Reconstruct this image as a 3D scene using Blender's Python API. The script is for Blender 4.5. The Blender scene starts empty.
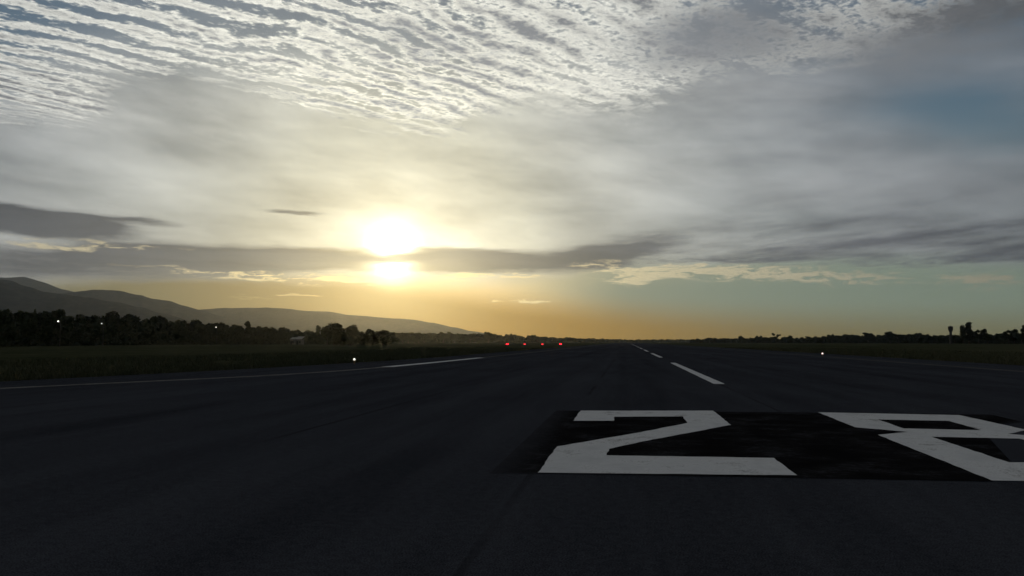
import bpy, bmesh, math, random
from mathutils import Vector, Matrix, noise as mnoise

# ---------------------------------------------------------------- camera
F_PX, CAM_H = 818.0, 1.55
PITCH = math.atan(54 / F_PX)
YAW = math.atan(115 / F_PX * math.cos(PITCH))           # camera looks this far left of the runway axis (+Y)
scene = bpy.context.scene
COL = scene.collection
cam = bpy.data.cameras.new('camera'); camo = bpy.data.objects.new('camera', cam); COL.objects.link(camo)
cam.sensor_width = 36.0; cam.lens = F_PX / 1024 * 36.0
cam.clip_start = 0.1; cam.clip_end = 60000
camo.location = (0, 0, CAM_H); camo.rotation_euler = (math.pi / 2 + PITCH, 0, YAW)
scene.camera = camo

FW = Vector((-math.sin(YAW) * math.cos(PITCH), math.cos(YAW) * math.cos(PITCH), math.sin(PITCH)))
RT = Vector((math.cos(YAW), math.sin(YAW), 0)); UP = RT.cross(FW)
def ray(x, y):
    return (FW + (x - 512) / F_PX * RT - (y - 288) / F_PX * UP).normalized()
def gnd(x, y, z=0.0):                                   # pixel -> point on the ground plane
    d = ray(x, y); t = (CAM_H - z) / -d.z; return Vector((d.x * t, d.y * t, z))
def at(x, y, D):                                        # pixel -> point at horizontal depth D (along the view)
    d = ray(x, y); k = D / (d.x * FW.x + d.y * FW.y) * math.hypot(FW.x, FW.y)
    return Vector((d.x * k, d.y * k, CAM_H + d.z * k))
def azel(x, y):
    d = ray(x, y); return math.degrees(math.atan2(d.x, d.y)), math.degrees(math.asin(d.z))

SUN_PX = (392, 253)
SUN_DIR = ray(*SUN_PX)
SUN_EL = math.asin(SUN_DIR.z); SUN_AZ = math.atan2(SUN_DIR.x, SUN_DIR.y)

# ---------------------------------------------------------------- node maths helper
class V:
    def __init__(s, nt, so): s.nt, s.so = nt, so
    def _m(s, op, *a, clamp=False):
        n = s.nt.nodes.new('ShaderNodeMath'); n.operation = op; n.use_clamp = clamp
        for i, v in enumerate((s,) + a):
            if isinstance(v, V): s.nt.links.new(v.so, n.inputs[i])
            else: n.inputs[i].default_value = v
        return V(s.nt, n.outputs[0])
    def __add__(s, o): return s._m('ADD', o)
    __radd__ = __add__
    def __mul__(s, o): return s._m('MULTIPLY', o)
    __rmul__ = __mul__
    def __sub__(s, o): return s._m('SUBTRACT', o)
    def __rsub__(s, o): return (s * -1.0) + o
    def __truediv__(s, o): return s._m('DIVIDE', o)
    def __neg__(s): return s * -1.0
    def pw(s, o): return s._m('POWER', o)
    def exp(s): return s._m('EXPONENT')
    def sin(s): return s._m('SINE')
    def mx(s, o): return s._m('MAXIMUM', o)
    def mn(s, o): return s._m('MINIMUM', o)
    def clamp(s): return s._m('ADD', 0.0, clamp=True)
    def ss(s, a, b, lo=0.0, hi=1.0):
        n = s.nt.nodes.new('ShaderNodeMapRange'); n.interpolation_type = 'SMOOTHSTEP'
        s.nt.links.new(s.so, n.inputs[0])
        for k, v in zip((1, 2, 3, 4), (a, b, lo, hi)): n.inputs[k].default_value = v
        return V(s.nt, n.outputs[0])
def xyz(nt, x, y, z=0.0):
    n = nt.nodes.new('ShaderNodeCombineXYZ')
    for i, v in enumerate((x, y, z)):
        if isinstance(v, V): nt.links.new(v.so, n.inputs[i])
        else: n.inputs[i].default_value = v
    return V(nt, n.outputs[0])
def noise(nt, vec, scale, detail=4.0, rough=0.55, dist=0.0):
    n = nt.nodes.new('ShaderNodeTexNoise'); nt.links.new(vec.so, n.inputs['Vector'])
    n.inputs['Scale'].default_value = scale; n.inputs['Detail'].default_value = detail
    n.inputs['Roughness'].default_value = rough; n.inputs['Distortion'].default_value = dist
    return V(nt, n.outputs['Fac'])
def mix(nt, a, b, fac):
    n = nt.nodes.new('ShaderNodeMix'); n.data_type = 'RGBA'
    for i, v in ((0, fac), (6, a), (7, b)):
        if isinstance(v, V): nt.links.new(v.so, n.inputs[i])
        else: n.inputs[i].default_value = v if i == 0 else (*v, 1)
    return V(nt, n.outputs[2])
def cmul(nt, col, f):                                   # colour * scalar
    n = nt.nodes.new('ShaderNodeVectorMath'); n.operation = 'SCALE'
    if isinstance(col, V): nt.links.new(col.so, n.inputs[0])
    else: n.inputs[0].default_value = col
    if isinstance(f, V): nt.links.new(f.so, n.inputs['Scale'])
    else: n.inputs['Scale'].default_value = f
    return V(nt, n.outputs[0])
def vop(nt, op, a, b):
    n = nt.nodes.new('ShaderNodeVectorMath'); n.operation = op
    for i, v in enumerate((a, b)):
        if isinstance(v, V): nt.links.new(v.so, n.inputs[i])
        else: n.inputs[i].default_value = v
    return n
def cadd(nt, a, b): return V(nt, vop(nt, 'ADD', a, b).outputs[0])
def curve(nt, v, pts, lo, hi):                          # piecewise curve: v in [lo,hi] -> value
    n = nt.nodes.new('ShaderNodeFloatCurve')
    ys = [p[1] for p in pts]; y0, y1 = min(ys), max(ys); y1 = y1 if y1 > y0 else y0 + 1
    c = n.mapping.curves[0]
    P = [((x - lo) / (hi - lo), (y - y0) / (y1 - y0)) for x, y in pts]
    while len(c.points) < len(P): c.points.new(0.5, 0.5)
    for q, (x, y) in zip(c.points, sorted(P)): q.location = (x, y); q.handle_type = 'AUTO_CLAMPED'
    n.mapping.update()
    nt.links.new(((v - lo) / (hi - lo)).clamp().so, n.inputs['Value'])
    return V(nt, n.outputs[0]) * (y1 - y0) + y0
def lin(r, g, b):
    f = lambda c: (c / 255) / 12.92 if c <= 10 else ((c / 255 + 0.055) / 1.055) ** 2.4
    return (f(r), f(g), f(b))

# ---------------------------------------------------------------- world: clear sky + procedural cloud layers
world = bpy.data.worlds.new('World'); scene.world = world; world.use_nodes = True
nt = world.node_tree; nt.nodes.clear()
out = nt.nodes.new('ShaderNodeOutputWorld'); bg = nt.nodes.new('ShaderNodeBackground')
nt.links.new(bg.outputs[0], out.inputs['Surface'])
sky = nt.nodes.new('ShaderNodeTexSky'); sky.sky_type = 'NISHITA'; sky.sun_disc = False
sky.sun_elevation = SUN_EL; sky.sun_rotation = SUN_AZ
sky.air_density = 1.0; sky.dust_density = 0.35; sky.ozone_density = 2.0; sky.altitude = 50
SKY_K = 0.055
tc = nt.nodes.new('ShaderNodeTexCoord'); dirv = V(nt, tc.outputs['Generated'])
sp = nt.nodes.new('ShaderNodeSeparateXYZ'); nt.links.new(dirv.so, sp.inputs[0])
X, Y, Z = (V(nt, sp.outputs[i]) for i in range(3))
DEG = 180 / math.pi
el = Z._m('ARCSINE') * DEG
az = X._m('ARCTAN2', Y) * DEG
dot = V(nt, vop(nt, 'DOT_PRODUCT', dirv, SUN_DIR).outputs['Value'])
th = dot._m('ARCCOSINE') * DEG                          # degrees from the sun
PXD = DEG / F_PX

# warped sky coordinates (streaky, stretched along the horizon)
s1 = noise(nt, xyz(nt, az * 0.045, el * 0.22, 3.1), 1.0, 5, 0.55)
s2 = noise(nt, xyz(nt, az * 0.045, el * 0.22, 17.7), 1.0, 5, 0.55)
s3 = noise(nt, xyz(nt, az * 0.16, el * 1.1, 8.2), 1.0, 6, 0.6)
azw = az + (s1 - 0.5) * 9.0
elw = el + (s2 - 0.5) * 1.8 + (s3 - 0.5) * 1.1
def blob(x, y, wx, wy, rot=0.0, k=1.0):
    a0, e0 = azel(x, y)
    dx = azw - a0; dy = elw - e0
    if rot:
        c, s = math.cos(math.radians(rot)), math.sin(math.radians(rot))
        dx, dy = dx * c + dy * s, dy * c - dx * s
    dx = dx * (1 / (wx * PXD)); dy = dy * (1 / (wy * PXD))
    return (-(dx * dx + dy * dy)).exp() * k
def azpx(pts):                                          # (x, y) pixels -> (azimuth, elevation) pairs
    return [azel(*p) for p in pts]

g_wide = (th * (-1 / 17.0)).exp()
g_mid = (th * (-1 / 6.0)).exp()
g_core = (-(th * (1 / 1.3)).pw(2.0)).exp()
fade = 0.15 + 0.85 * (-(th * (1 / 40.0)).pw(2.0)).exp()        # cloud dims away from the setting sun
g_tail = (th * (-1 / 1.4)).exp()

# 1 clear air
col = cmul(nt, V(nt, sky.outputs[0]), SKY_K)
# 2 warm, dusty air along the horizon, strongest under the sun
daz = (az - math.degrees(SUN_AZ))
lowsun = (-((daz - 7.0) * (1 / 17.5)).pw(2.0)).exp()
lowcol = mix(nt, lin(112, 108, 76), lin(160, 117, 18), lowsun)
lowtop = curve(nt, az, azpx([(-900, 250), (-200, 262), (0, 264), (250, 262), (400, 278), (520, 296), (620, 307), (760, 314), (1024, 316), (1700, 314)]), -75, 75)
low = (el - lowtop).ss(-1.6, 1.1, 0.985, 0.0)
clr = el.ss(3.4, 7.0, 0.86, 0.0) * az.ss(azel(470, 290)[0], azel(640, 290)[0])         # greenish clear strip away from the sun
col = mix(nt, col, lin(120, 134, 120), clr.clamp())
col = mix(nt, col, lowcol, low.clamp())
# 3 thin high veil
vn = noise(nt, xyz(nt, az * 0.06, el * 0.16, 41.0), 1.0, 6, 0.58)
vn2 = noise(nt, xyz(nt, az * 0.11 + el * 0.12, el * 0.34, 12.0), 1.0, 5, 0.55)
base_el = curve(nt, az, azpx([(-200, 290), (0, 292), (250, 285), (420, 288), (560, 280), (640, 268), (800, 266), (1024, 270), (1400, 262)]), -70, 70)
veil = (elw - base_el).ss(-0.3, 1.3) * (0.80 + 0.5 * (vn - 0.5))
top_el = curve(nt, az, azpx([(-300, 60), (0, 85), (150, 60), (330, 80), (600, 60), (820, 70), (1024, 60), (1400, 30)]), -70, 70)
veil = veil * (el - top_el).ss(-2.0, 4.0, 1.0, 0.30)
veil = veil - blob(948, 106, 85, 26, -6, 0.75) - blob(1040, 130, 60, 20, 0, 0.4) - blob(20, 20, 120, 40, 0, 0.25)
vlum = 0.36 * fade + 0.50 * g_wide + 0.14 * g_mid
vlum = vlum * (0.20 + 1.6 * vn2)
vcol = cmul(nt, mix(nt, (0.95, 0.99, 1.09), (1.03, 1.0, 0.80), (g_wide * 1.7).clamp()), vlum)
col = mix(nt, col, vcol, veil.clamp())
# 4 rippled altocumulus sheet, laid out on a plane overhead
iz = (Z.mx(0.0) + 0.015).pw(-1.0)
Px, Py = X * iz, Y * iz
def plane(x, y):
    d = ray(x, y); return Vector((d.x, d.y)) / (d.z + 0.015)
rd = (plane(300, 88) - plane(0, 14)).normalized()
al = Px * rd.x + Py * rd.y                              # along the rows
ac = Py * rd.x - Px * rd.y                              # across the rows
w1 = noise(nt, xyz(nt, al * 0.5, ac * 0.8, 5.0), 1.0, 3, 0.5)
w2 = noise(nt, xyz(nt, al, ac, 9.0), 3.2, 4, 0.6)
rows = ((ac * 7.6 + (w1 - 0.5) * 4.2 + (w2 - 0.5) * 1.9) * (2 * math.pi)).sin() * 0.5 + 0.5
cells = noise(nt, xyz(nt, al * 0.62, ac, 2.0), 13.0, 5, 0.62)
cells2 = noise(nt, xyz(nt, al * 0.85, ac, 7.0), 44.0, 3, 0.62)
patch = noise(nt, xyz(nt, Px * 0.8, Py * 0.55, 23.0), 1.0, 4, 0.55)
puffs = noise(nt, xyz(nt, al * 0.8, ac, 31.0), 5.0, 6, 0.62)
right_ = az.ss(-16, 2)
cells = cells * (1.0 - 0.55 * right_) + puffs * (0.55 * right_)
dens = rows * (0.50 - 0.34 * az.ss(-18, 6)) + 0.17 * az.ss(-18, 6) + (cells - 0.5) * 1.2 + (cells2 - 0.5) * 0.9 + (patch - 0.5) * (1.0 + 0.7 * right_) + (puffs - 0.5) * 0.5 * right_ + 0.36
edge = curve(nt, az, azpx([(-400, 110), (0, 112), (60, 116), (130, 92), (200, 84), (300, 98), (430, 118), (520, 98), (610, 108), (720, 78), (820, 62), (900, 40), (1024, 10), (1400, -40)]), -70, 70)
sheet = (el + (s3 - 0.5) * 3.0 + (cells - 0.5) * 3.5 + (patch - 0.5) * 4.0 - blob(130, 88, 70, 18, -6, 1.6) - edge).ss(-0.9, 1.3)
a_alto = dens.ss(0.36, 0.70) * sheet
thick = (dens + blob(735, 30, 90, 36, 10, 0.42) + blob(400, 40, 90, 40, 0, 0.10) + blob(1000, 20, 80, 45, 0, 0.4) + (patch - 0.5) * 0.3).ss(0.66, 1.15)
abright = (0.80 + 1.1 * (cells2 - 0.5) + 0.4 * (cells - 0.5)) * fade + 0.62 * g_wide
acol = mix(nt, cmul(nt, mix(nt, (0.98, 1.0, 0.98), (1.03, 1.0, 0.85), (g_wide * 2.0).clamp()), abright), cmul(nt, (0.97, 1.0, 1.04), 0.17 * fade + 0.32 * g_wide), thick)
col = mix(nt, col, acol, (a_alto * 0.93).clamp())
tg = blob(725, 32, 105, 34, 8, 1.0) + blob(900, 48, 110, 26, -4, 0.75) + blob(1015, 10, 55, 18, 0, 0.5) + blob(400, 34, 80, 22, -12, 0.55) + (patch - 0.5) * sheet * 1.6 + (cells - 0.5) * 0.9
a_tg = (tg - 0.12).ss(0.0, 0.95) * 0.85 * (elw - top_el).ss(-3.5, 0.5)
tgcol = cmul(nt, (0.96, 1.0, 1.05), (0.30 + 0.25 * (cells - 0.5)) * fade + 0.10 * g_wide - blob(1015, 8, 60, 18, 0, 0.03))
col = mix(nt, col, tgcol, a_tg.clamp())
# 5 grey decks and streaks lower down
streak = noise(nt, xyz(nt, azw * 0.10, elw * 1.3, 33.0), 1.0, 6, 0.6)
streak2 = noise(nt, xyz(nt, az * 0.085 + el * 0.1, (el - az * 0.10) * 0.75, 55.0), 1.0, 6, 0.6)
torn = noise(nt, xyz(nt, azw * 0.42, elw * 3.0, 71.0), 1.0, 6, 0.7)
deckR = (elw - curve(nt, az, azpx([(-400, 320), (540, 266), (600, 260), (680, 262), (760, 268), (860, 270), (1024, 266), (1500, 262)]), -70, 80) + (torn - 0.5) * 2.2).ss(-0.4, 0.9) \
    * (elw - curve(nt, az, azpx([(-400, 300), (560, 250), (640, 238), (760, 214), (900, 196), (1024, 186), (1500, 160)]), -70, 80)).ss(-4.5, 4.5, 1.0, 0.0) * az.ss(azel(560, 250)[0], azel(680, 250)[0])
dk = blob(18, 219, 74, 9, -3, 1.9) + blob(140, 221, 46, 3.5, -3, 0.5) + blob(293, 217, 30, 2.6, -2, 0.8) \
    + blob(90, 268, 170, 15, 0, 0.62) + blob(270, 257, 150, 11, 0, 1.3) + blob(480, 262, 110, 10, 0, 1.1) + blob(612, 254, 44, 11, 8, 0.7) + blob(393, 253, 60, 7, 0, 0.85) \
    + blob(10, 184, 80, 12, -8, 0.25) + deckR * (streak2 - 0.28) * 1.7 + blob(700, 246, 80, 12, 0, 0.12)
dk = dk * (0.10 + 1.1 * streak + 0.7 * torn)
a_dk = dk.ss(0.12, 0.66)
dlum = ((0.070 + 0.075 * az.ss(-6, 14)) * fade + 0.09 * g_wide + 0.12 * g_mid) * (0.10 + 1.1 * streak + 0.7 * vn2)
dcol = cmul(nt, mix(nt, (0.94, 1.0, 1.14), (1.05, 1.0, 0.86), (g_wide * 1.1).clamp()), dlum)
col = mix(nt, col, dcol, (a_dk * 0.95).clamp())
# 6 bright torn fringe under the decks
fr = blob(700, 270, 90, 6, -3, 1.1) + blob(650, 274, 45, 7, 8, 0.9) + blob(770, 272, 60, 4, -4, 0.7) + blob(860, 276, 120, 5, -1, 0.35) + blob(1010, 280, 50, 8, 0, 0.35) + blob(300, 278, 130, 5, -2, 0.5) \
    + blob(500, 276, 60, 4, 2, 0.55) + blob(60, 243, 110, 6, 0, 0.35) + blob(520, 302, 34, 2.5, 0, 0.5) + blob(250, 300, 60, 4, 0, 0.14) + blob(320, 296, 60, 2.5, 0, 0.2)
fr = (fr * (torn.ss(0.40, 0.64) * 1.9)).ss(0.12, 0.55)
frcol = cmul(nt, mix(nt, (1.0, 0.93, 0.70), (1.15, 0.90, 0.40), (g_wide * 1.3).clamp()), 0.46 * fade + 0.75 * g_wide)
col = mix(nt, col, frcol, (fr * 0.85).clamp())
# 7 the sun burning through thin cloud
thru = 1.0 - 0.93 * (blob(393, 256, 150, 7.5, 0, 1.05) * (0.8 + 0.4 * streak)).clamp()
aure = cmul(nt, (1.0, 0.93, 0.62), (g_tail * 0.65 + g_core * 4.0) * thru)
aure = cadd(nt, aure, cmul(nt, (1.0, 0.84, 0.28), (th * (-1 / 4.0)).exp() * 0.26 * (0.35 + 0.65 * thru)))
col = cadd(nt, col, aure)
nt.links.new(col.so, bg.inputs['Color']); bg.inputs['Strength'].default_value = 1.0
world.cycles.sampling_method = 'MANUAL'; world.cycles.sample_map_resolution = 512

# ---------------------------------------------------------------- sun, exposure, render settings
sl = bpy.data.lights.new('sun', 'SUN'); sl.energy = 0.5; sl.angle = math.radians(1.5); sl.color = (1.0, 0.60, 0.22)
so = bpy.data.objects.new('sun', sl); COL.objects.link(so)
so.rotation_euler = SUN_DIR.to_track_quat('Z', 'Y').to_euler(); so.location = SUN_DIR * 200
vs = scene.view_settings; vs.view_transform = 'Standard'; vs.look = 'None'; vs.exposure = 0.0; vs.gamma = 1.0
scene.render.engine = 'CYCLES'
cy = scene.cycles; cy.use_denoising = True; cy.max_bounces = 6; cy.diffuse_bounces = 2; cy.glossy_bounces = 2
cy.transparent_max_bounces = 6; cy.volume_bounces = 1
cy.sample_clamp_indirect = 4.0
cy.use_adaptive_sampling = True; cy.adaptive_threshold = 0.02; cy.adaptive_min_samples = 8

# ---------------------------------------------------------------- materials
def mat(name):
    m = bpy.data.materials.new(name); m.use_nodes = True
    t = m.node_tree; b = t.nodes['Principled BSDF']; return m, t, b
def objco(t):
    return V(t, t.nodes.new('ShaderNodeNewGeometry').outputs['Position'])
def sep(t, v):
    n = t.nodes.new('ShaderNodeSeparateXYZ'); t.links.new(v.so, n.inputs[0]); return [V(t, n.outputs[i]) for i in range(3)]
def bump(t, b, h, strength, dist):
    n = t.nodes.new('ShaderNodeBump'); n.inputs['Strength'].default_value = strength; n.inputs['Distance'].default_value = dist
    t.links.new(h.so, n.inputs['Height']); t.links.new(n.outputs[0], b.inputs['Normal'])
def setc(t, b, c):
    t.links.new(c.so, b.inputs['Base Color'])

def m_asphalt():
    m, t, b = mat('asphalt'); p = objco(t); x, y, z = sep(t, p)
    big = noise(t, p, 0.05, 5, 0.6); mid = noise(t, xyz(t, x * 1.0, y * 0.12), 0.9, 5, 0.6)
    agg = noise(t, p, 75.0, 2, 0.6); agg2 = noise(t, p, 11.0, 3, 0.65)
    lane = noise(t, xyz(t, x * 0.55, y * 0.006), 1.0, 4, 0.55)
    f = 0.22 * big + 0.22 * mid + 0.34 * agg.ss(0.25, 0.75) + 0.08 * agg2.ss(0.3, 0.7) + 0.05 + 0.30 * lane
    c = mix(t, (0.017, 0.019, 0.025), (0.072, 0.078, 0.094), f.ss(0.40, 0.82))
    seam = ((x - 3.37) * (1 / 4.5))                       # paving-lane joints, sealed with bitumen
    fr_ = (seam - seam._m('ROUND'))._m('ABSOLUTE') * 4.5
    wob = (noise(t, p, 0.7, 3) - 0.5) * 0.06
    sj = (fr_ + wob).ss(0.02, 0.06, 1.0, 0.0) * noise(t, xyz(t, x, y * 0.2), 0.5, 3).ss(0.4, 0.6)
    crk = noise(t, p, 0.35, 6, 0.7, 0.6); crk = ((crk - 0.5)._m('ABSOLUTE')).ss(0.0, 0.006, 1.0, 0.0) * noise(t, p, 0.08, 3).ss(0.55, 0.7)
    c = mix(t, c, (0.016, 0.016, 0.017), (sj * 0.55 + crk * 0.5).clamp())
    setc(t, b, c); b.inputs['Roughness'].default_value = 1.0; b.inputs['Specular IOR Level'].default_value = 0.0
    bump(t, b, agg * 0.7 + agg2 * 0.3, 0.6, 0.006); return m
def m_paint(name, c0, c1, wear_lo, wear_hi):
    m, t, b = mat(name); p = objco(t); x, y, z = sep(t, p)
    n1 = noise(t, p, 1.6, 6, 0.65); n2 = noise(t, p, 34.0, 3, 0.7); n3 = noise(t, xyz(t, x * 2.2, y * 0.35, 4.0), 1.0, 4, 0.6)
    w = (0.5 * n1 + 0.34 * n2 + 0.28 * n3).ss(wear_lo, wear_hi)
    c = mix(t, c0, c1, (n1 * 0.6 + n3 * 0.4).ss(0.35, 0.65)); c = mix(t, c, (0.06, 0.06, 0.062), w * 0.85)
    setc(t, b, c); b.inputs['Roughness'].default_value = 1.0; b.inputs['Specular IOR Level'].default_value = 0.0
    bump(t, b, n2, 0.4, 0.004); return m
def m_blackpaint():
    m, t, b = mat('black_paint'); p = objco(t); n1 = noise(t, p, 1.2, 5, 0.6); n2 = noise(t, p, 40, 3, 0.7)
    x, y, z = sep(t, p); n3 = noise(t, p, 9.0, 4, 0.65)
    e = ((x + 1.62) * 1.6).mn((y - 9.68) * 5.0).mn((18.95 - y) * 2.5)       # thin, broken coat along the rim of the panel
    keep = (e + (n1 - 0.5) * 1.6 + (n3 - 0.5) * 1.2).ss(-0.1, 0.9) * (n1 * 0.5 + n3 * 0.5).ss(0.66, 0.52)
    keep = keep._m('MAXIMUM', 0.0)
    setc(t, b, mix(t, (0.036, 0.038, 0.045), mix(t, (0.008, 0.008, 0.009), (0.026, 0.026, 0.028), (n1 * 0.6 + n2 * 0.4).ss(0.4, 0.7)), keep.clamp()))
    b.inputs['Roughness'].default_value = 1.0; b.inputs['Specular IOR Level'].default_value = 0.0; bump(t, b, n2, 0.5, 0.004); return m
def m_grass():
    m, t, b = mat('grass_ground'); p = objco(t); x, y, z = sep(t, p)
    n1 = noise(t, p, 0.02, 6, 0.6); n2 = noise(t, xyz(t, x, y * 0.4), 0.35, 5, 0.65); n3 = noise(t, p, 4.0, 4, 0.7)
    c = mix(t, (0.030, 0.038, 0.020), (0.080, 0.080, 0.048), (0.45 * n1 + 0.35 * n2 + 0.2 * n3).ss(0.38, 0.64))
    setc(t, b, c); b.inputs['Roughness'].default_value = 1.0; b.inputs['Specular IOR Level'].default_value = 0.0
    bump(t, b, n3 * 0.4 + n2 * 0.6, 1.0, 0.25); return m
def m_leaf(name, a, c):
    m, t, b = mat(name); p = objco(t); n = noise(t, p, 0.6, 3)
    oi = V(t, t.nodes.new('ShaderNodeObjectInfo').outputs['Random'])
    setc(t, b, mix(t, a, c, (n * 0.7 + oi * 0.3).ss(0.3, 0.7))); b.inputs['Roughness'].default_value = 0.8
    b.inputs['Specular IOR Level'].default_value = 0.1; return m
def m_plain(name, c, rough=0.6, metal=0.0, amt=0.25, sc=3.0):
    m, t, b = mat(name); n = noise(t, objco(t), sc, 4, 0.6)
    setc(t, b, mix(t, tuple(v * (1 - amt) for v in c), tuple(min(1, v * (1 + amt)) for v in c), n))
    b.inputs['Roughness'].default_value = rough; b.inputs['Metallic'].default_value = metal; return m
def m_emit(name, c, s):
    m, t, b = mat(name); b.inputs['Base Color'].default_value = (*c, 1)
    b.inputs['Emission Color'].default_value = (*c, 1); b.inputs['Emission Strength'].default_value = s; return m
def m_hill():
    m, t, b = mat('forested_hill'); p = objco(t)
    n1 = noise(t, p, 0.004, 6, 0.6); n2 = noise(t, p, 0.03, 4, 0.65)
    setc(t, b, mix(t, (0.018, 0.025, 0.022), (0.048, 0.052, 0.048), (0.6 * n1 + 0.4 * n2).ss(0.4, 0.62)))
    b.inputs['Roughness'].default_value = 1.0; b.inputs['Specular IOR Level'].default_value = 0.0; return m
ASPH = m_asphalt(); WHITE = m_paint('white_paint', (0.62, 0.64, 0.66), (0.80, 0.82, 0.84), 0.56, 0.76)
WORN = m_paint('worn_white_paint', (0.22, 0.22, 0.21), (0.36, 0.35, 0.33), 0.46, 0.66)
FADED = m_paint('faded_white_paint', (0.13, 0.13, 0.125), (0.20, 0.195, 0.185), 0.42, 0.62); BLACKP = m_blackpaint(); GRASS = m_grass(); HILL = m_hill()
LEAF = m_leaf('leaf', (0.022, 0.034, 0.014), (0.055, 0.070, 0.028)); LEAF2 = m_leaf('leaf_dark', (0.018, 0.028, 0.013), (0.044, 0.055, 0.025))
BARK = m_plain('bark', (0.07, 0.055, 0.04), 0.9); BLADE = m_leaf('grass_blade', (0.030, 0.040, 0.020), (0.090, 0.090, 0.050))
STEEL = m_plain('painted_steel', (0.03, 0.03, 0.033), 0.6, 0.0); ORANGE = m_plain('yellow_housing', (0.45, 0.22, 0.03), 0.5)
CONC = m_plain('weathered_concrete', (0.07, 0.066, 0.06), 0.9); PALE = m_plain('pale_sheet_metal', (0.17, 0.17, 0.16), 0.7); WALLM = m_plain('dull_render', (0.12, 0.115, 0.10), 0.9)
GLASSD = m_plain('dark_pane', (0.03, 0.035, 0.04), 0.1)
LAMPW = m_emit('white_lamp', (1.0, 0.95, 0.86), 1.3); LAMPP = m_emit('pinkish_lamp', (1.0, 0.72, 0.66), 2.0)
LAMPD = m_emit('dim_lamp', (0.9, 0.92, 0.86), 1.4); LAMPS = m_emit('street_lamp_lens', (1.0, 0.95, 0.86), 4.0)
RED1 = m_emit('red_lamp_bright', (1.0, 0.005, 0.014), 60.0); RED2 = m_emit('red_lamp_dim', (1.0, 0.03, 0.05), 9.0)

# ---------------------------------------------------------------- mesh helpers
def mesh_obj(name, verts, faces, m, parent=None, smooth=False):
    me = bpy.data.meshes.new(name); me.from_pydata([tuple(v) for v in verts], [], faces); me.update()
    if m: me.materials.append(m)
    if smooth: me.polygons.foreach_set('use_smooth', [True] * len(me.polygons))
    o = bpy.data.objects.new(name, me); COL.objects.link(o)
    if parent: o.parent = parent
    return o
def tag(o, label=None, cat=None, group=None, kind=None):
    if label: o['label'] = label
    if cat: o['category'] = cat
    if group: o['group'] = group
    if kind: o['kind'] = kind
    return o
def empty(name, loc, rz=0.0):
    o = bpy.data.objects.new(name, None); COL.objects.link(o); o.location = loc; o.rotation_euler = (0, 0, rz); o.empty_display_size = 0.3
    return o
class MB:
    def __init__(s): s.v, s.f = [], []
    def add(s, v, f):
        k = len(s.v); s.v += [tuple(p) for p in v]; s.f += [tuple(i + k for i in q) for q in f]; return s
    def box(s, c, d, bev=0.0, tilt=0.0):
        x, y, z = (q / 2 for q in d)
        P = [Vector((i * x, j * y, k * z)) for k in (-1, 1) for i, j in ((-1, -1), (1, -1), (1, 1), (-1, 1))]
        if tilt: P = [Matrix.Rotation(tilt, 3, 'X') @ p for p in P]
        return s.add([p + Vector(c) for p in P], [(3, 2, 1, 0), (4, 5, 6, 7), (0, 1, 5, 4), (1, 2, 6, 5), (2, 3, 7, 6), (3, 0, 4, 7)])
    def lathe(s, c, prof, n=12):                         # prof: (radius, z) from bottom to top
        v, f = [], []
        for r_, z in prof:
            for i in range(n):
                a = 2 * math.pi * i / n; v.append((c[0] + r_ * math.cos(a), c[1] + r_ * math.sin(a), c[2] + z))
        for k in range(len(prof) - 1):
            for i in range(n):
                j = (i + 1) % n; f.append((k * n + i, k * n + j, (k + 1) * n + j, (k + 1) * n + i))
        f.append(tuple(range(n))[::-1]); f.append(tuple((len(prof) - 1) * n + i for i in range(n)))
        return s.add(v, f)
    def tube(s, a, b, r0, r1, n=6):
        a, b = Vector(a), Vector(b); d = (b - a).normalized(); u = d.orthogonal().normalized(); w = d.cross(u)
        v = [p + (u * math.cos(2 * math.pi * i / n) + w * math.sin(2 * math.pi * i / n)) * r_ for p, r_ in ((a, r0), (b, r1)) for i in range(n)]
        f = [(i, (i + 1) % n, n + (i + 1) % n, n + i) for i in range(n)] + [tuple(range(n))[::-1], tuple(range(n, 2 * n))]
        return s.add(v, f)
    def build(s, name, m, parent=None, smooth=False): return mesh_obj(name, s.v, s.f, m, parent, smooth)
def sheet_poly(name, pts, z, m, parent=None, holes=(), thick=0.0):
    """flat polygon (with holes) triangulated by bmesh, optionally with skirts going down"""
    bm = bmesh.new(); loops = [pts] + list(holes); edges = []
    for L in loops:
        vs_ = [bm.verts.new((p[0], p[1], z)) for p in L]
        edges += [bm.edges.new((vs_[i], vs_[(i + 1) % len(vs_)])) for i in range(len(vs_))]
    bmesh.ops.triangle_fill(bm, use_beauty=True, use_dissolve=False, edges=edges)
    for f in bm.faces:
        if f.normal.z < 0: f.normal_flip()
    if thick:
        r_ = bmesh.ops.extrude_face_region(bm, geom=bm.faces[:] )
        for v in r_['geom']:
            if isinstance(v, bmesh.types.BMVert): v.co.z -= thick
        bmesh.ops.recalc_face_normals(bm, faces=bm.faces[:])
    me = bpy.data.meshes.new(name); bm.to_mesh(me); bm.free(); me.materials.append(m)
    o = bpy.data.objects.new(name, me); COL.objects.link(o)
    if parent: o.parent = parent
    return o
RNG = random.Random(28)
CL = 3.37                                               # runway centreline (camera stands left of it)

# ---------------------------------------------------------------- ground, runway
gx = [-11900, -4000, -1200, -400, -120, -60, 60, 120, 400, 1200, 4000, 11900]; gy = [-3900, -800, -100, 0, 60, 150, 400, 1000, 2400, 5000, 9000, 11900]
gv = [(x, y, -0.06) for y in gy for x in gx]; n_ = len(gx)
gf = [(j * n_ + i, j * n_ + i + 1, (j + 1) * n_ + i + 1, (j + 1) * n_ + i) for j in range(len(gy) - 1) for i in range(n_ - 1)]
ground = tag(mesh_obj('grass_ground', gv, gf, GRASS), kind='structure')

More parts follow.
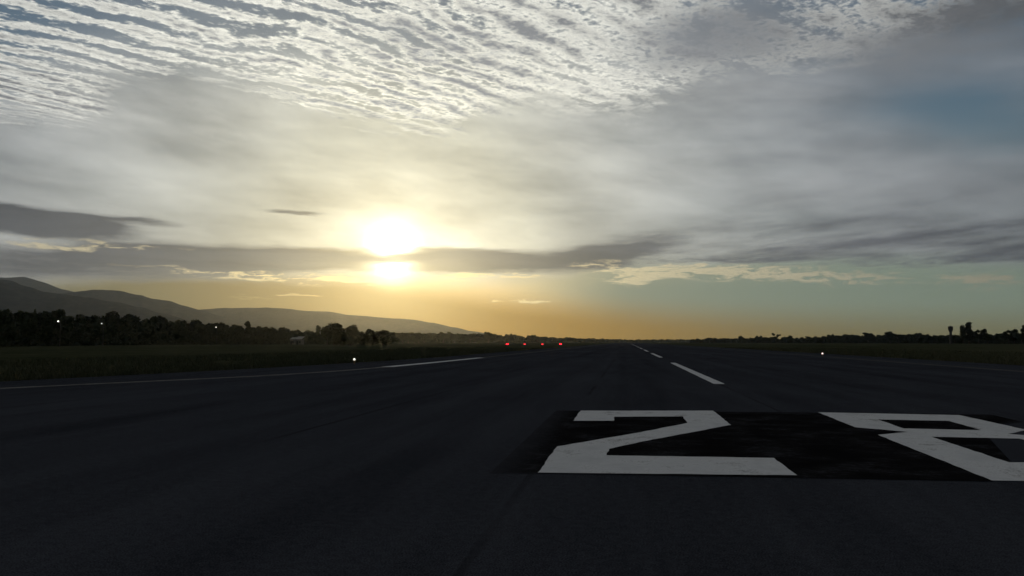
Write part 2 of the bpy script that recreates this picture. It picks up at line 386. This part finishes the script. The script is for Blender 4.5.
def jag(pts, step, amp, seed):                          # break up a straight pavement edge
    r_ = random.Random(seed); o = []
    for (a, b) in zip(pts, pts[1:]):
        L = math.hypot(b[0] - a[0], b[1] - a[1]); n = max(1, min(60, int(L / step)))
        for i in range(n):
            t = i / n; o.append((a[0] + (b[0] - a[0]) * t + r_.uniform(-amp, amp), a[1] + (b[1] - a[1]) * t))
    o.append(pts[-1]); return o
left_edge = jag([(-34, -60), (-31, 0), (-28, 16), (-24.4, 29), (-21.6, 45), (-19.6, 66), (-19.1, 90)], 1.5, 0.10, 1) + jag([(-19.1, 90), (-19.1, 400)], 6, 0.12, 4)[1:] + [(-19.1, 2600)]
right_edge = jag([(25.9, -60), (25.9, 120)], 2.0, 0.10, 2) + jag([(25.9, 120), (25.9, 400)], 6, 0.12, 3)[1:] + [(25.9, 2600)]
runway = tag(sheet_poly('runway', left_edge + right_edge[::-1], 0.0, ASPH, thick=0.2), kind='structure')

# the painted number: digits as measured on the ground (metres)
patchA = [(-1.62, 9.68), (4.0, 9.86), (4.35, 10.3), (4.88, 11.4), (5.72, 14.1), (6.1, 15.2), (6.9, 16.6), (7.6, 17.2), (7.7, 18.9), (4.0, 18.95), (-1.60, 18.62)]
pa = sheet_poly('number_background', patchA, 0.004, BLACKP, runway); pa['label'] = 'black painted background behind the runway number'
def rough_poly(pts, seed, amp=0.012, step=0.22):
    r_ = random.Random(seed); o = []
    for a, b in zip(pts, pts[1:] + pts[:1]):
        L = math.hypot(b[0] - a[0], b[1] - a[1]); n = max(1, int(L / step)); nx, ny = (b[1] - a[1]) / L, -(b[0] - a[0]) / L
        for i in range(n):
            t = i / n; k = r_.uniform(-amp, amp) if i else 0
            o.append((a[0] + (b[0] - a[0]) * t + nx * k, a[1] + (b[1] - a[1]) * t + ny * k))
    return o
two = [(-1.06, 9.76), (1.94, 9.98), (1.93, 11.42), (-0.29, 11.36), (-0.27, 12.03), (0.19, 12.95), (1.91, 15.82), (1.91, 19.02), (-1.05, 18.61), (-1.06, 16.21), (-0.27, 16.32), (-0.27, 17.2), (1.13, 17.46), (1.13, 16.09), (0.21, 14.31), (-1.04, 12.22)]
o = sheet_poly('painted_numeral', rough_poly(two, 5), 0.008, WHITE, runway); o['label'] = 'white painted numeral 2'
eight = [(4.04, 9.95), (6.96, 10.16), (7.02, 14.55), (6.35, 15.0), (6.86, 15.55), (6.95, 18.62), (6.9, 18.66), (4.15, 18.9), (4.08, 15.7), (4.77, 15.0), (4.13, 14.5)]
eight = [(4.02, 9.91), (6.98, 10.12), (7.0, 14.42), (6.33, 14.92), (6.95, 15.62), (6.95, 18.60), (4.15, 18.91), (4.08, 15.70), (4.77, 15.0), (4.13, 14.49)]
uh = [(4.94, 17.31), (6.23, 17.19), (6.14, 15.49), (4.89, 15.60)]
lh = [(4.90, 14.30), (6.20, 14.22), (6.18, 11.52), (4.85, 11.42)]
o = sheet_poly('painted_numeral', rough_poly(eight, 6), 0.008, WHITE, runway, [rough_poly(uh, 7), rough_poly(lh, 8)]); o['label'] = 'white painted numeral 8'
for k in range(14):                                     # centreline stripes
    y0 = 31.2 + 52.4 * k; y1 = y0 + 31.3
    o = sheet_poly('centreline_stripe', rough_poly([(CL - 0.2, y0), (CL + 0.2, y0), (CL + 0.2, y1), (CL - 0.2, y1)], 20 + k, 0.01, 0.8), 0.004, WHITE, runway)
def strip(name, pts, w, m, label):
    L, R_ = [], []
    for i, p in enumerate(pts):
        a = pts[max(0, i - 1)]; b = pts[min(len(pts) - 1, i + 1)]
        d = Vector((b[0] - a[0], b[1] - a[1])).normalized(); n = Vector((d.y, -d.x)) * (w / 2)
        L.append((p[0] - n.x, p[1] - n.y)); R_.append((p[0] + n.x, p[1] + n.y))
    v = [(x, y, 0.004) for x, y in L] + [(x, y, 0.004) for x, y in R_]; n = len(pts)
    o = mesh_obj(name, v, [(i, n + i, n + i + 1, i + 1) for i in range(n - 1)], m, runway); o['label'] = label
def smooth_line(pts, n=6):
    o = []
    for i in range(len(pts) - 1):
        p0, p1, p2, p3 = (Vector(pts[max(0, min(len(pts) - 1, i + k))]) for k in (-1, 0, 1, 2))
        for j in range(n):
            t = j / n; o.append(0.5 * ((2 * p1) + (p2 - p0) * t + (2 * p0 - 5 * p1 + 4 * p2 - p3) * t * t + (3 * p1 - p0 - 3 * p2 + p3) * t ** 3))
    return [tuple(p) for p in o] + [tuple(pts[-1])]
strip('edge_line', [(-14.84, 49.6), (-14.55, 60), (-14.39, 71.6), (-14.33, 80)], 0.8, WHITE, 'short brighter stretch of the left runway side stripe')
strip('edge_line', [(-14.33, 80.3), (-14.2, 101), (-14.15, 400), (-14.15, 2400)], 0.8, FADED, 'faded far stretch of the left runway side stripe')
strip('turn_pad_line', smooth_line([(-25.5, 8), (-23.2, 18), (-20.76, 24.9), (-19.06, 29.3), (-16.75, 35.4), (-15.35, 42.5), (-14.86, 49.4)]), 0.55, WORN, 'worn white line curving out along the left edge')
strip('edge_line', [(20.6, -40), (20.6, 60), (20.6, 120), (20.7, 400), (20.7, 2400)], 0.6, FADED, 'worn right runway side stripe')

# ---------------------------------------------------------------- grass along the pavement (uncountable)
def blades(name, spots, hmin, hmax, wid):
    r_ = random.Random(name); v, f = [], []
    for (x, y) in spots:
        for q in range(4):
            a = r_.uniform(0, 6.28); h = r_.uniform(hmin, hmax); w = wid * r_.uniform(0.7, 1.3); lx, ly = r_.gauss(0, 0.35) * h, r_.gauss(0, 0.35) * h
            bx, by = x + r_.gauss(0, 0.12), y + r_.gauss(0, 0.12); k = len(v); dx, dy = math.cos(a) * w, math.sin(a) * w
            v += [(bx - dx, by - dy, -0.07), (bx + dx, by + dy, -0.07), (bx + lx * .5 + dx * .6, by + ly * .5 + dy * .6, -0.06 + h * .6), (bx + lx * .5 - dx * .6, by + ly * .5 - dy * .6, -0.06 + h * .6), (bx + lx, by + ly, -0.06 + h)]
            f += [(k, k + 1, k + 2, k + 3), (k + 3, k + 2, k + 4)]
    return tag(mesh_obj(name, v, f, BLADE), kind='stuff')
def edge_x(pts, y):
    for a, b in zip(pts, pts[1:]):
        if a[1] <= y <= b[1] and b[1] > a[1]: return a[0] + (b[0] - a[0]) * (y - a[1]) / (b[1] - a[1])
    return pts[-1][0]
le = [(-34, -60), (-31, 0), (-28, 16), (-24.4, 29), (-21.6, 45), (-19.6, 66), (-19.1, 90), (-19.1, 2600)]
spots = []
for i in range(15000):
    y = 18 + 170 * RNG.random() ** 1.6; x = edge_x(le, y) - 0.1 - RNG.random() ** 1.7 * 30
    if mnoise.noise(Vector((x * 0.25, y * 0.12, 0))) > -0.25: spots.append((x, y))
gl = blades('verge_grass', spots, 0.12, 0.42, 0.022); gl['label'] = 'dark grass verge beside the left runway edge'; gl['category'] = 'grass'
spots = []
for i in range(9000):
    y = 35 + 190 * RNG.random() ** 1.5; x = 26.0 + RNG.random() ** 1.7 * 34
    if mnoise.noise(Vector((x * 0.25, y * 0.12, 5))) > -0.25: spots.append((x, y))
gr = blades('verge_grass', spots, 0.12, 0.42, 0.022); gr['label'] = 'dark grass verge beside the right runway edge'; gr['category'] = 'grass'

# ---------------------------------------------------------------- hills
def ridge(name, prof, D0, D1, label, seed, depth=2.4):
    """prof: skyline pixels left to right; D0..D1 distance along it. A real ridge with slopes, spurs and gullies."""
    xs = [p[0] for p in prof]; n = 220; rows = 17; v = []
    for i in range(n):
        t = i / (n - 1); x = xs[0] + (xs[-1] - xs[0]) * t
        for a, b in zip(prof, prof[1:]):
            if a[0] <= x <= b[0]: y = a[1] + (b[1] - a[1]) * (0.5 - 0.5 * math.cos(math.pi * (x - a[0]) / (b[0] - a[0]))) * 0.5 + 0.5 * (b[1] - a[1]) * (x - a[0]) / (b[0] - a[0]); break
        D = D0 + (D1 - D0) * t; c = at(x, y, D); H = max(8.0, c.z)
        fn = mnoise.fractal(Vector((x * 0.07, seed, 0)), 1.0, 2.0, 4) ; H = max(4.0, H + fn * 0.008 * H + fn * 2.0)
        rad = Vector((c.x, c.y)).normalized()
        for k in range(rows):
            s = -1 + 2 * k / (rows - 1); off = s * H * depth
            z = H * (1 - abs(s)) ** 0.9
            g_ = mnoise.fractal(Vector((x * 0.03, s * 1.6, seed + 7)), 1.0, 2.0, 5)
            if 0 < k < rows - 1 and abs(s) > 0.06: z = max(0.0, min(z * (1 + 0.45 * abs(s) * g_), H * (1 - 0.6 * abs(s))))
            if k in (0, rows - 1): z = -0.5
            v.append((c.x + rad.x * off, c.y + rad.y * off, z))
    f = [(i * rows + k, (i + 1) * rows + k, (i + 1) * rows + k + 1, i * rows + k + 1) for i in range(n - 1) for k in range(rows - 1)]
    o = mesh_obj(name, v, f, HILL, smooth=True); tag(o, label, None, None, 'structure')
ridge('mountain_ridge', [(-420, 262), (-250, 270), (-120, 268), (-50, 274), (0, 280), (12, 281), (25, 286), (45, 292), (62, 294), (88, 297.5), (115, 302), (140, 307), (160, 313), (200, 323), (240, 332)], 5200, 4800, 'nearest dark mountain slope at the left edge', 1.3)
ridge('mountain_ridge', [(-100, 300), (30, 297), (75, 292), (95, 289.5), (117, 290.5), (140, 295), (155, 299), (170, 301), (185, 306), (200, 310), (225, 317), (260, 326)], 7200, 7000, 'grey double-humped ridge behind the nearest slope', 4.1)
ridge('mountain_ridge', [(-300, 266), (-100, 271), (0, 277.5), (25, 277), (42, 282), (62, 289), (90, 296), (130, 308)], 9600, 9300, 'faint farthest ridge at upper left', 8.8)
ridge('mountain_ridge', [(110, 322), (185, 310), (225, 308), (256, 307.5), (281, 308), (308, 311), (326, 311.5), (351, 315), (391, 318), (411, 319.5), (431, 322.5), (456, 327.5), (471, 331), (510, 337)], 8600, 8200, 'long low hazy hill sloping down beneath the sun', 6.2)

# ---------------------------------------------------------------- trees
def crown_mesh(name, seed, kind, m, nq=2400):
    """unit-height tree crown made of leaf clumps (height 1, half-width about 0.42)"""
    r_ = random.Random(seed); lobes = []
    if kind == 'round':
        for i in range(13):
            a = r_.uniform(0, 6.28); q = r_.uniform(0.05, 0.27); z = r_.uniform(0.34, 0.80); lobes.append((math.cos(a) * q * (1.25 - z * .5), math.sin(a) * q, z, r_.uniform(0.11, 0.20)))
        lobes.append((0, 0, 0.82, 0.17))
    elif kind == 'wide':
        for i in range(15):
            a = r_.uniform(0, 6.28); q = r_.uniform(0.1, 0.44); z = r_.uniform(0.36, 0.86) - q * 0.25; lobes.append((math.cos(a) * q, math.sin(a) * q, z, r_.uniform(0.10, 0.17)))
    elif kind == 'tall':
        for i in range(14):
            z = 0.22 + 0.70 * i / 13; a = r_.uniform(0, 6.28); q = r_.uniform(0.02, 0.11); lobes.append((math.cos(a) * q, math.sin(a) * q, z, r_.uniform(0.07, 0.125) * (1.15 - 0.3 * z)))
    elif kind == 'bush':
        for i in range(12):
            a = r_.uniform(0, 6.28); q = r_.uniform(0.0, 0.5); lobes.append((math.cos(a) * q, math.sin(a) * q, r_.uniform(0.18, 0.66), r_.uniform(0.18, 0.30)))
    else:                                                # sparse
        for i in range(10):
            a = r_.uniform(0, 6.28); q = r_.uniform(0.08, 0.38); z = r_.uniform(0.45, 0.92); lobes.append((math.cos(a) * q, math.sin(a) * q, z, r_.uniform(0.06, 0.12)))
    v, f = [], []; ls = 0.040
    for i in range(nq):
        x, y, z, R_ = lobes[i % len(lobes)]
        d = Vector((r_.gauss(0, 1), r_.gauss(0, 1), r_.gauss(0, 1))).normalized() * R_ * (r_.random() ** 0.4) * r_.uniform(0.85, 1.15)
        p = Vector((x, y, z)) + Vector((d.x, d.y, d.z * 0.8)); u = Vector((r_.gauss(0, 1), r_.gauss(0, 1), r_.gauss(0, 1))).normalized(); w = u.orthogonal().normalized()
        s1_, s2_ = ls * r_.uniform(0.6, 1.3), ls * r_.uniform(0.5, 1.0); k = len(v)
        v += [p - u * s1_, p + w * s2_, p + u * s1_, p - w * s2_]; f.append((k, k + 1, k + 2, k + 3))
    zt = max(p[2] for p in v); v = [(p[0], p[1], p[2] / zt) for p in v]
    me = bpy.data.meshes.new(name); me.from_pydata([tuple(p) for p in v], [], f); me.materials.append(m); return me
def trunk_mesh(name, seed, top):
    r_ = random.Random(seed); b = MB(); p = Vector((0, 0, -0.02)); rad = 0.030
    for i in range(4):
        q = Vector((p.x + r_.uniform(-.015, .015), p.y + r_.uniform(-.015, .015), p.z + top / 4)); b.tube(p, q, rad, rad * .78, 7); p = q; rad *= .78
        if i >= 1:
            for s in range(2):
                a = r_.uniform(0, 6.28); b.tube(p, p + Vector((math.cos(a) * .2, math.sin(a) * .2, r_.uniform(.12, .22))), rad * .6, rad * .2, 5)
    me = bpy.data.meshes.new(name); me.from_pydata(b.v, [], b.f); me.materials.append(BARK); return me
CR = {}
for kind, ns in (('round', 3), ('wide', 3), ('tall', 2), ('bush', 2), ('sparse', 2)):
    CR[kind] = [(crown_mesh('crown_' + kind, 100 * i + 7, kind, LEAF if i % 2 else LEAF2), trunk_mesh('trunk_' + kind, 50 * i + 3, {'bush': 0.3, 'tall': 0.8}.get(kind, 0.62))) for i in range(ns)]
def tree(px, ytop, D, kind, label, wscale=1.0, group=None, var=None, name='tree'):
    """tree standing on the ground at image column px, distance D, top at image row ytop"""
    b = at(px, 342, D); top = at(px, ytop, D).z; H = max(1.5, top + 0.06)
    t = empty(name, (b.x, b.y, -0.06), RNG.uniform(0, 6.28)); t.scale = (H * wscale, H * wscale, H)
    cm, tm = CR[kind][RNG.randrange(len(CR[kind])) if var is None else var % len(CR[kind])]
    for nm, me in (('crown', cm), ('trunk', tm)):
        o = bpy.data.objects.new(nm, me); COL.objects.link(o); o.parent = t
    tag(t, label, 'bush' if kind == 'bush' else 'tree', group); return t
def prof_y(P, x):
    for a, b in zip(P, P[1:]):
        if a[0] <= x <= b[0]: return a[1] + (b[1] - a[1]) * (x - a[0]) / (b[0] - a[0])
    return P[-1][1]

# dense row along the left boundary
leftP = [(-40, 308), (0, 309.5), (40, 311), (55, 312), (66, 314), (100, 314.5), (118, 316), (150, 316.5), (180, 319), (215, 322), (256, 325), (275, 326.5), (300, 329), (330, 330)]
kinds = ['round', 'wide', 'round', 'wide', 'sparse', 'tall']; ADJ = {'round': 'rounded', 'wide': 'broad', 'sparse': 'open-crowned', 'tall': 'upright'}
named = {  # column: (kind, top, width, label)
    52: ('wide', 308.6, 1.0, 'broad tree rising above the dark row just left of the brightest white lamp'),
    112: ('round', 310.6, 1.1, 'round-topped tree rising above the dark row right of the dim lamp'),
    129: ('round', 313.6, 1.0, 'low round tree in the dark row beside the round-topped tree'),
    157: ('wide', 315.0, 1.0, 'flat-topped tree midway along the dark left tree row'),
    195: ('round', 318.6, 1.0, 'rounded tree just left of the lamp farthest right on the tree row'),
    247: ('tall', 320.5, 0.8, 'thin upright tree poking above the right end of the left tree row'),
    318: ('tall', 325.0, 0.8, 'thin upright tree beside the big dark clump under the sun'),
}
def D_left(x): return 300 + 300 * max(0, x) / 300
x = -34.0; i = 0
while x < 318:
    if not any(abs(x - k) < 4.5 for k in named):
        seg = ('left of the brightest white lamp', 'between the brightest white lamp and the dim lamp', 'between the dim lamp and the third lamp', 'right of the third lamp')[sum(x > q for q in (60, 103, 217))]
        tree(x, prof_y(leftP, x) + RNG.uniform(-0.6, 2.2), D_left(x) + RNG.uniform(-12, 25), kinds[i % 5], ADJ[kinds[i % 5]] + ' tree in the dark left row ' + seg, 1.15, ADJ[kinds[i % 5]] + ' trees of the dark left row ' + seg)
    x += RNG.uniform(6.0, 9.5); i += 1
for px, (k, yt, w, lab) in named.items(): tree(px, yt, D_left(px) - 15, k, lab, w)
# dark clump below the sun
tree(334, 322.0, 400, 'round', 'tallest rounded dark tree of the clump left below the sun', 1.45, var=0)
tree(327, 325.5, 402, 'round', 'dark tree filling the left flank of the clump below the sun', 0.9, var=1)
tree(353, 324.6, 405, 'round', 'second rounded dark tree of the clump below the sun', 1.35, var=2)
tree(365, 328.6, 398, 'wide', 'lower sloping tree on the right of the dark clump below the sun', 1.25, var=2)
tree(383, 329.8, 395, 'wide', 'separate low domed tree right of the dark clump below the sun', 1.7, var=0)
tree(345, 331, 396, 'bush', 'bush filling the gap between the two tallest clump trees', 1.2)
tree(374, 335, 392, 'bush', 'low bush between the clump and the domed tree', 1.2, name='bush')
for px, yt, lab in ((338, 333.0, 'low bush at the foot of the tallest clump tree'), (351, 334.0, 'low bush at the foot of the second rounded clump tree'), (363, 335.0, 'low bush at the foot of the sloping clump tree'), (388, 336.0, 'low bush right of the domed tree below the sun')):
    tree(px, yt, 388, 'bush', lab, 1.9, name='bush')
# far low trees to the runway end
midP = [(385, 332), (420, 332.5), (470, 333), (500, 334.2), (540, 336), (580, 338), (630, 339.2), (690, 339.4)]
for px, yt, lab in ((488, 331.6, 'largest far tree on the horizon just left of the red lights'), (444, 331.4, 'tallest far tree on the horizon below the hill foot'), (510, 333.4, 'far tree standing over the leftmost red light'), (532, 334.6, 'far tree standing over the middle red lights'), (572, 337.0, 'small far tree right of the red lights')):
    tree(px, yt, 900 + (px - 385) * 7, 'wide', lab, 1.2)
x = 388.0
while x < 690:
    s = x < 505
    tree(x, prof_y(midP, x) + RNG.uniform(-0.3, 0.9), 900 + (x - 385) * 7 + RNG.uniform(-40, 80), kinds[RNG.randrange(3)], 'small far tree on the horizon ' + ('between the dark clump and the red lights' if s else 'around the far end of the runway'), 1.7, 'far trees ' + ('left of the red lights' if s else 'at the runway end'))
    x += RNG.uniform(3.5, 6.5)
# right-hand tree line
rightP = [(690, 339.3), (720, 337.8), (760, 337.2), (800, 336.8), (830, 335.2), (850, 334.2), (880, 334.0), (920, 334.2), (950, 334.2), (985, 334.2), (1024, 331.5), (1070, 330)]
def D_right(x): return 1500 - 850 * (x - 690) / 334
rn = {741: ('round', 335.6, 1.1, 'small round tree at the left end of the right tree line'), 758: ('wide', 335.4, 1.1, 'low flat tree left of the spiky tree on the right'), 776: ('sparse', 332.8, 1.1, 'spiky open-crowned tree standing above the right tree line'),
      790: ('round', 335.2, 1.2, 'small dome of a tree just right of the spiky tree'), 832: ('wide', 333.8, 1.1, 'flat-topped tree above the pinkish runway light'), 868: ('wide', 332.2, 1.6, 'wide low-crowned tree in the middle of the right tree line'),
      890: ('round', 331.2, 1.5, 'square-shouldered tree right of the wide low-crowned one'), 918: ('wide', 332.6, 1.4, 'broad tree left of the dark tower'), 963: ('round', 324.4, 0.62, 'narrow dark tree forming the left of the tall clump beside the tower'),
      969: ('tall', 321.6, 1.3, 'tallest dark tree of the clump right of the tower'), 979: ('wide', 328.4, 1.0, 'rounded tree on the right flank of the tall clump'), 1009: ('wide', 328.8, 1.15, 'domed tree near the right edge of the picture'),
      1027: ('round', 323.5, 1.0, 'tall tree cut by the right edge of the picture')}
x = 692.0
while x < 1068:
    if not any(abs(x - k) < 4 for k in rn):
        seg = ('left of the spiky tree', 'between the spiky tree and the tower', 'right of the tower')[sum(x > q for q in (776, 951))]
        kd = kinds[RNG.randrange(4)]; tree(x, prof_y(rightP, x) + RNG.uniform(-0.5, 0.8), D_right(x) + RNG.uniform(-15, 30), kd, 'low ' + ADJ[kd] + ' tree in the right tree line ' + seg, 1.5, 'low ' + ADJ[kd] + ' trees ' + seg)
    x += RNG.uniform(5.0, 8.0)
for px, (k, yt, w, lab) in rn.items(): tree(px, yt, D_right(px) - 20, k, lab, w)

# undergrowth that reads as one mass behind and between the trees
def thicket(name, cols, ytop, Dfun, frac, n, leaf, label, jit):
    r_ = random.Random(label); v, f = [], []
    for i in range(n):
        x = r_.uniform(*cols); D = Dfun(x) + r_.uniform(-6, jit); b = at(x, 342, D); H = at(x, ytop(x), D).z * frac * (0.72 + 0.5 * mnoise.noise(Vector((x * 0.22, 3, D * 0.01))))
        z = -0.1 + max(0.6, H) * r_.random() ** 0.7; p = Vector((b.x, b.y, z)); s = leaf * r_.uniform(0.6, 1.3) * D / 300
        u = Vector((r_.gauss(0, 1), r_.gauss(0, 1), r_.gauss(0, 1))).normalized(); w = u.orthogonal().normalized(); k = len(v)
        v += [p - u * s, p + w * s * .8, p + u * s, p - w * s * .8]; f.append((k, k + 1, k + 2, k + 3))
    o = mesh_obj(name, v, f, LEAF2); tag(o, label, 'undergrowth', None, 'stuff')
thicket('undergrowth', (-60, 330), lambda x: prof_y(leftP, x), lambda x: D_left(x) - 22, 0.97, 60000, 0.5, 'dense dark undergrowth along the left tree row', 30)
thicket('undergrowth', (320, 700), lambda x: prof_y([(320, 334)] + midP, x), lambda x: (430 + (x - 320) * 7.2) if x < 385 else 930 + (x - 385) * 7, 0.95, 16000, 0.40, 'low far scrub along the horizon towards the runway end', 80)
thicket('undergrowth', (690.5, 1080), lambda x: prof_y(rightP, x), lambda x: D_right(x) + 10, 0.97, 36000, 0.4, 'dark scrub along the right tree line', 40)

# ---------------------------------------------------------------- airfield lights, lamps, buildings
def edge_light(p, m, label):
    t = empty('runway_edge_light', p)
    b = MB().lathe((0, 0, 0), [(0.17, -0.02), (0.17, 0.02), (0.14, 0.035)], 14).build('base_plate', STEEL, t)
    MB().lathe((0, 0, 0), [(0.030, 0.03), (0.022, 0.06), (0.022, 0.20), (0.045, 0.22)], 10).build('stem', ORANGE, t)
    h = MB().lathe((0, 0, 0), [(0.05, 0.22), (0.085, 0.24), (0.09, 0.28), (0.08, 0.29)], 14).build('lamp_housing', ORANGE, t)
    MB().lathe((0, 0, 0), [(0.075, 0.29), (0.080, 0.33), (0.070, 0.38), (0.045, 0.42), (0.01, 0.435)], 14).build('lens', m, t, True)
    tag(t, label, 'runway light', 'runway edge lights'); return t
edge_light((-19.3, 56.5, -0.04), LAMPW, 'small lit white runway light on the grass beside the left edge')
q = gnd(822.5, 356.4); edge_light((q.x, q.y, -0.04), LAMPP, 'small lit pinkish runway light on the right runway verge')
def papi(px, m, label):
    D = 400; b = at(px, 342, D); t = empty('approach_light_unit', (b.x, b.y, -0.06), 0)
    h = MB().box((0, 0, 0.55), (1.0, 1.3, 0.34)).build('housing', ORANGE, t)
    MB().box((0, -0.10, 0.75), (1.06, 1.5, 0.04)).build('hood', ORANGE, t)
    for sx in (-0.38, 0.38):
        for sy in (-0.5, 0.5): MB().tube((sx, sy, 0.0), (sx, sy, 0.39), 0.035, 0.035, 8).build('leg', STEEL, t)
    for sx in (-0.25, 0.25):
        v = MB()
        n = 12; ring = [(sx + 0.13 * math.cos(2 * math.pi * i / n), 0.13 * math.sin(2 * math.pi * i / n)) for i in range(n)]
        v.add([(x_, -0.652, 0.55 + z_) for x_, z_ in ring] + [(x_, -0.67, 0.55 + z_ * .9) for x_, z_ in ring], [tuple(range(n, 2 * n))] + [(i, (i + 1) % n, n + (i + 1) % n, n + i) for i in range(n)])
        v.build('lens', m, t)
    tag(t, label, 'approach light', 'four red approach lights left of the runway'); return t
papi(507.5, RED1, 'bright red approach light, leftmost of four in a row on the grass')
papi(524.8, RED2, 'dim red approach light, second from left of four')
papi(542.5, RED2, 'dim red approach light, third from left of four')
papi(560.6, RED1, 'bright red approach light, rightmost of four, nearest the runway')
def street_lamp(px, py, D, m, label, r_=0.34):
    p = at(px, py, D); t = empty('lamp_post', (p.x, p.y, -0.06), YAW); H = p.z + 0.06
    MB().lathe((0, 0, 0), [(0.16, 0), (0.16, 0.3), (0.10, 0.35), (0.06, H + 0.25)], 10).build('pole', STEEL, t)
    MB().tube((0, 0, H + 0.2), (0, -1.2, H + 0.32), 0.04, 0.03, 8).build('arm', STEEL, t)
    h = MB().box((0, -1.45, H + 0.30), (0.5, 0.9, 0.14)).build('lamp_head', STEEL, t)
    MB().lathe((0, -1.45, H - 0.02), [(0.05, -r_ * .6), (r_ * .7, -r_ * .35), (r_, 0.0), (r_, 0.24)], 12).build('lens', m, h, True)
    tag(t, label, 'lamp post', 'lamps in front of the left tree row'); return t
street_lamp(60.5, 321.6, 290, LAMPS, 'brightest white lamp, leftmost of three in front of the left trees', 0.20)
street_lamp(103.5, 323.8, 320, LAMPD, 'dim lamp, middle of three in front of the left trees', 0.22)
street_lamp(217, 327.4, 430, LAMPS, 'white lamp, rightmost of three in front of the left trees', 0.26)

def shed(px, D, wpx, yt, ye, label):
    p = at(px, 342, D); k = D / F_PX; W = wpx * k; H = at(px, yt, D).z; E_ = at(px, ye, D).z; t = empty('shed', (p.x, p.y, -0.06), YAW)
    dp = 7.0; E_ += .06; H += .06
    w = MB(); w.box((0, dp / 2, E_ / 2), (W, dp, E_)); w.build('wall', WALLM, t)
    MB().add([(-W / 2 - .4, -.5, E_ - .02), (W / 2 + .4, -.5, E_ - .02), (W / 2 + .4, dp + .3, H), (-W / 2 - .4, dp + .3, H), (-W / 2 - .4, -.5, E_ + .13), (W / 2 + .4, -.5, E_ + .13), (W / 2 + .4, dp + .3, H + .15), (-W / 2 - .4, dp + .3, H + .15)],
             [(3, 2, 1, 0), (4, 5, 6, 7), (0, 1, 5, 4), (1, 2, 6, 5), (2, 3, 7, 6), (3, 0, 4, 7)]).build('roof', PALE, t)
    d = MB().box((-W * .22, -.03, 1.1), (1.1, .06, 2.2)).build('door', GLASSD, t)
    MB().box((W * .22, -.03, 1.6), (1.2, .06, 0.9)).build('window', GLASSD, t)
    tag(t, label, 'shed'); return t
shed(298.5, 520, 5.5, 336.6, 339.4, 'small pale-roofed shed at the right end of the left tree row')
shed(292, 540, 3.6, 337.4, 339.4, 'smaller pale-roofed hut just left of the pale-roofed shed')
# slim tower on the right
p = at(951, 342, 660); tw = empty('water_tower', (p.x, p.y, -0.06), 0.3); Ht = at(951, 325.8, 660).z
MB().lathe((0, 0, 0), [(1.15, -0.1), (1.10, 1.0), (0.95, Ht - 5.2)], 14).build('shaft', CONC, tw)
tk = MB().lathe((0, 0, 0), [(0.95, Ht - 5.2), (1.7, Ht - 3.4), (1.85, Ht - 3.0), (1.85, Ht - 0.9)], 18).build('tank', CONC, tw)
MB().lathe((0, 0, 0), [(2.0, Ht - 0.9), (2.0, Ht - 0.7), (0.4, Ht - 0.1), (0.15, Ht + 0.15)], 18).build('roof', CONC, tk)
ld = MB(); ld.tube((-0.22, -1.35, 0), (-0.22, -1.20, Ht - 5.0), .03, .03, 5); ld.tube((0.22, -1.35, 0), (0.22, -1.20, Ht - 5.0), .03, .03, 5)
for k in range(int((Ht - 5.2) / 0.35)): ld.tube((-0.22, -1.345 + .0165 * k * .35 * 1.0, .3 + k * .35), (0.22, -1.345 + .0165 * k * .35, .3 + k * .35), .018, .018, 5)
ld.build('ladder', STEEL, tw)
tag(tw, 'slim dark tower with a wider head left of the tall tree clump', 'tower')

# ---------------------------------------------------------------- hazy evening air
hz = MB().box((0, 4000, 439.5), (24000, 16000, 881)).build('haze', None); tag(hz, 'thin evening haze over the airfield and hills', 'haze', None, 'stuff')
hm = bpy.data.materials.new('haze'); hm.use_nodes = True; ht = hm.node_tree; ht.nodes.clear()
ho = ht.nodes.new('ShaderNodeOutputMaterial'); pv = ht.nodes.new('ShaderNodeVolumePrincipled')
pv.inputs['Color'].default_value = (0.64, 0.80, 1.0, 1); pv.inputs['Density'].default_value = 2.7e-5; pv.inputs['Anisotropy'].default_value = 0.86
ht.links.new(pv.outputs[0], ho.inputs['Volume']); hz.data.materials.append(hm)
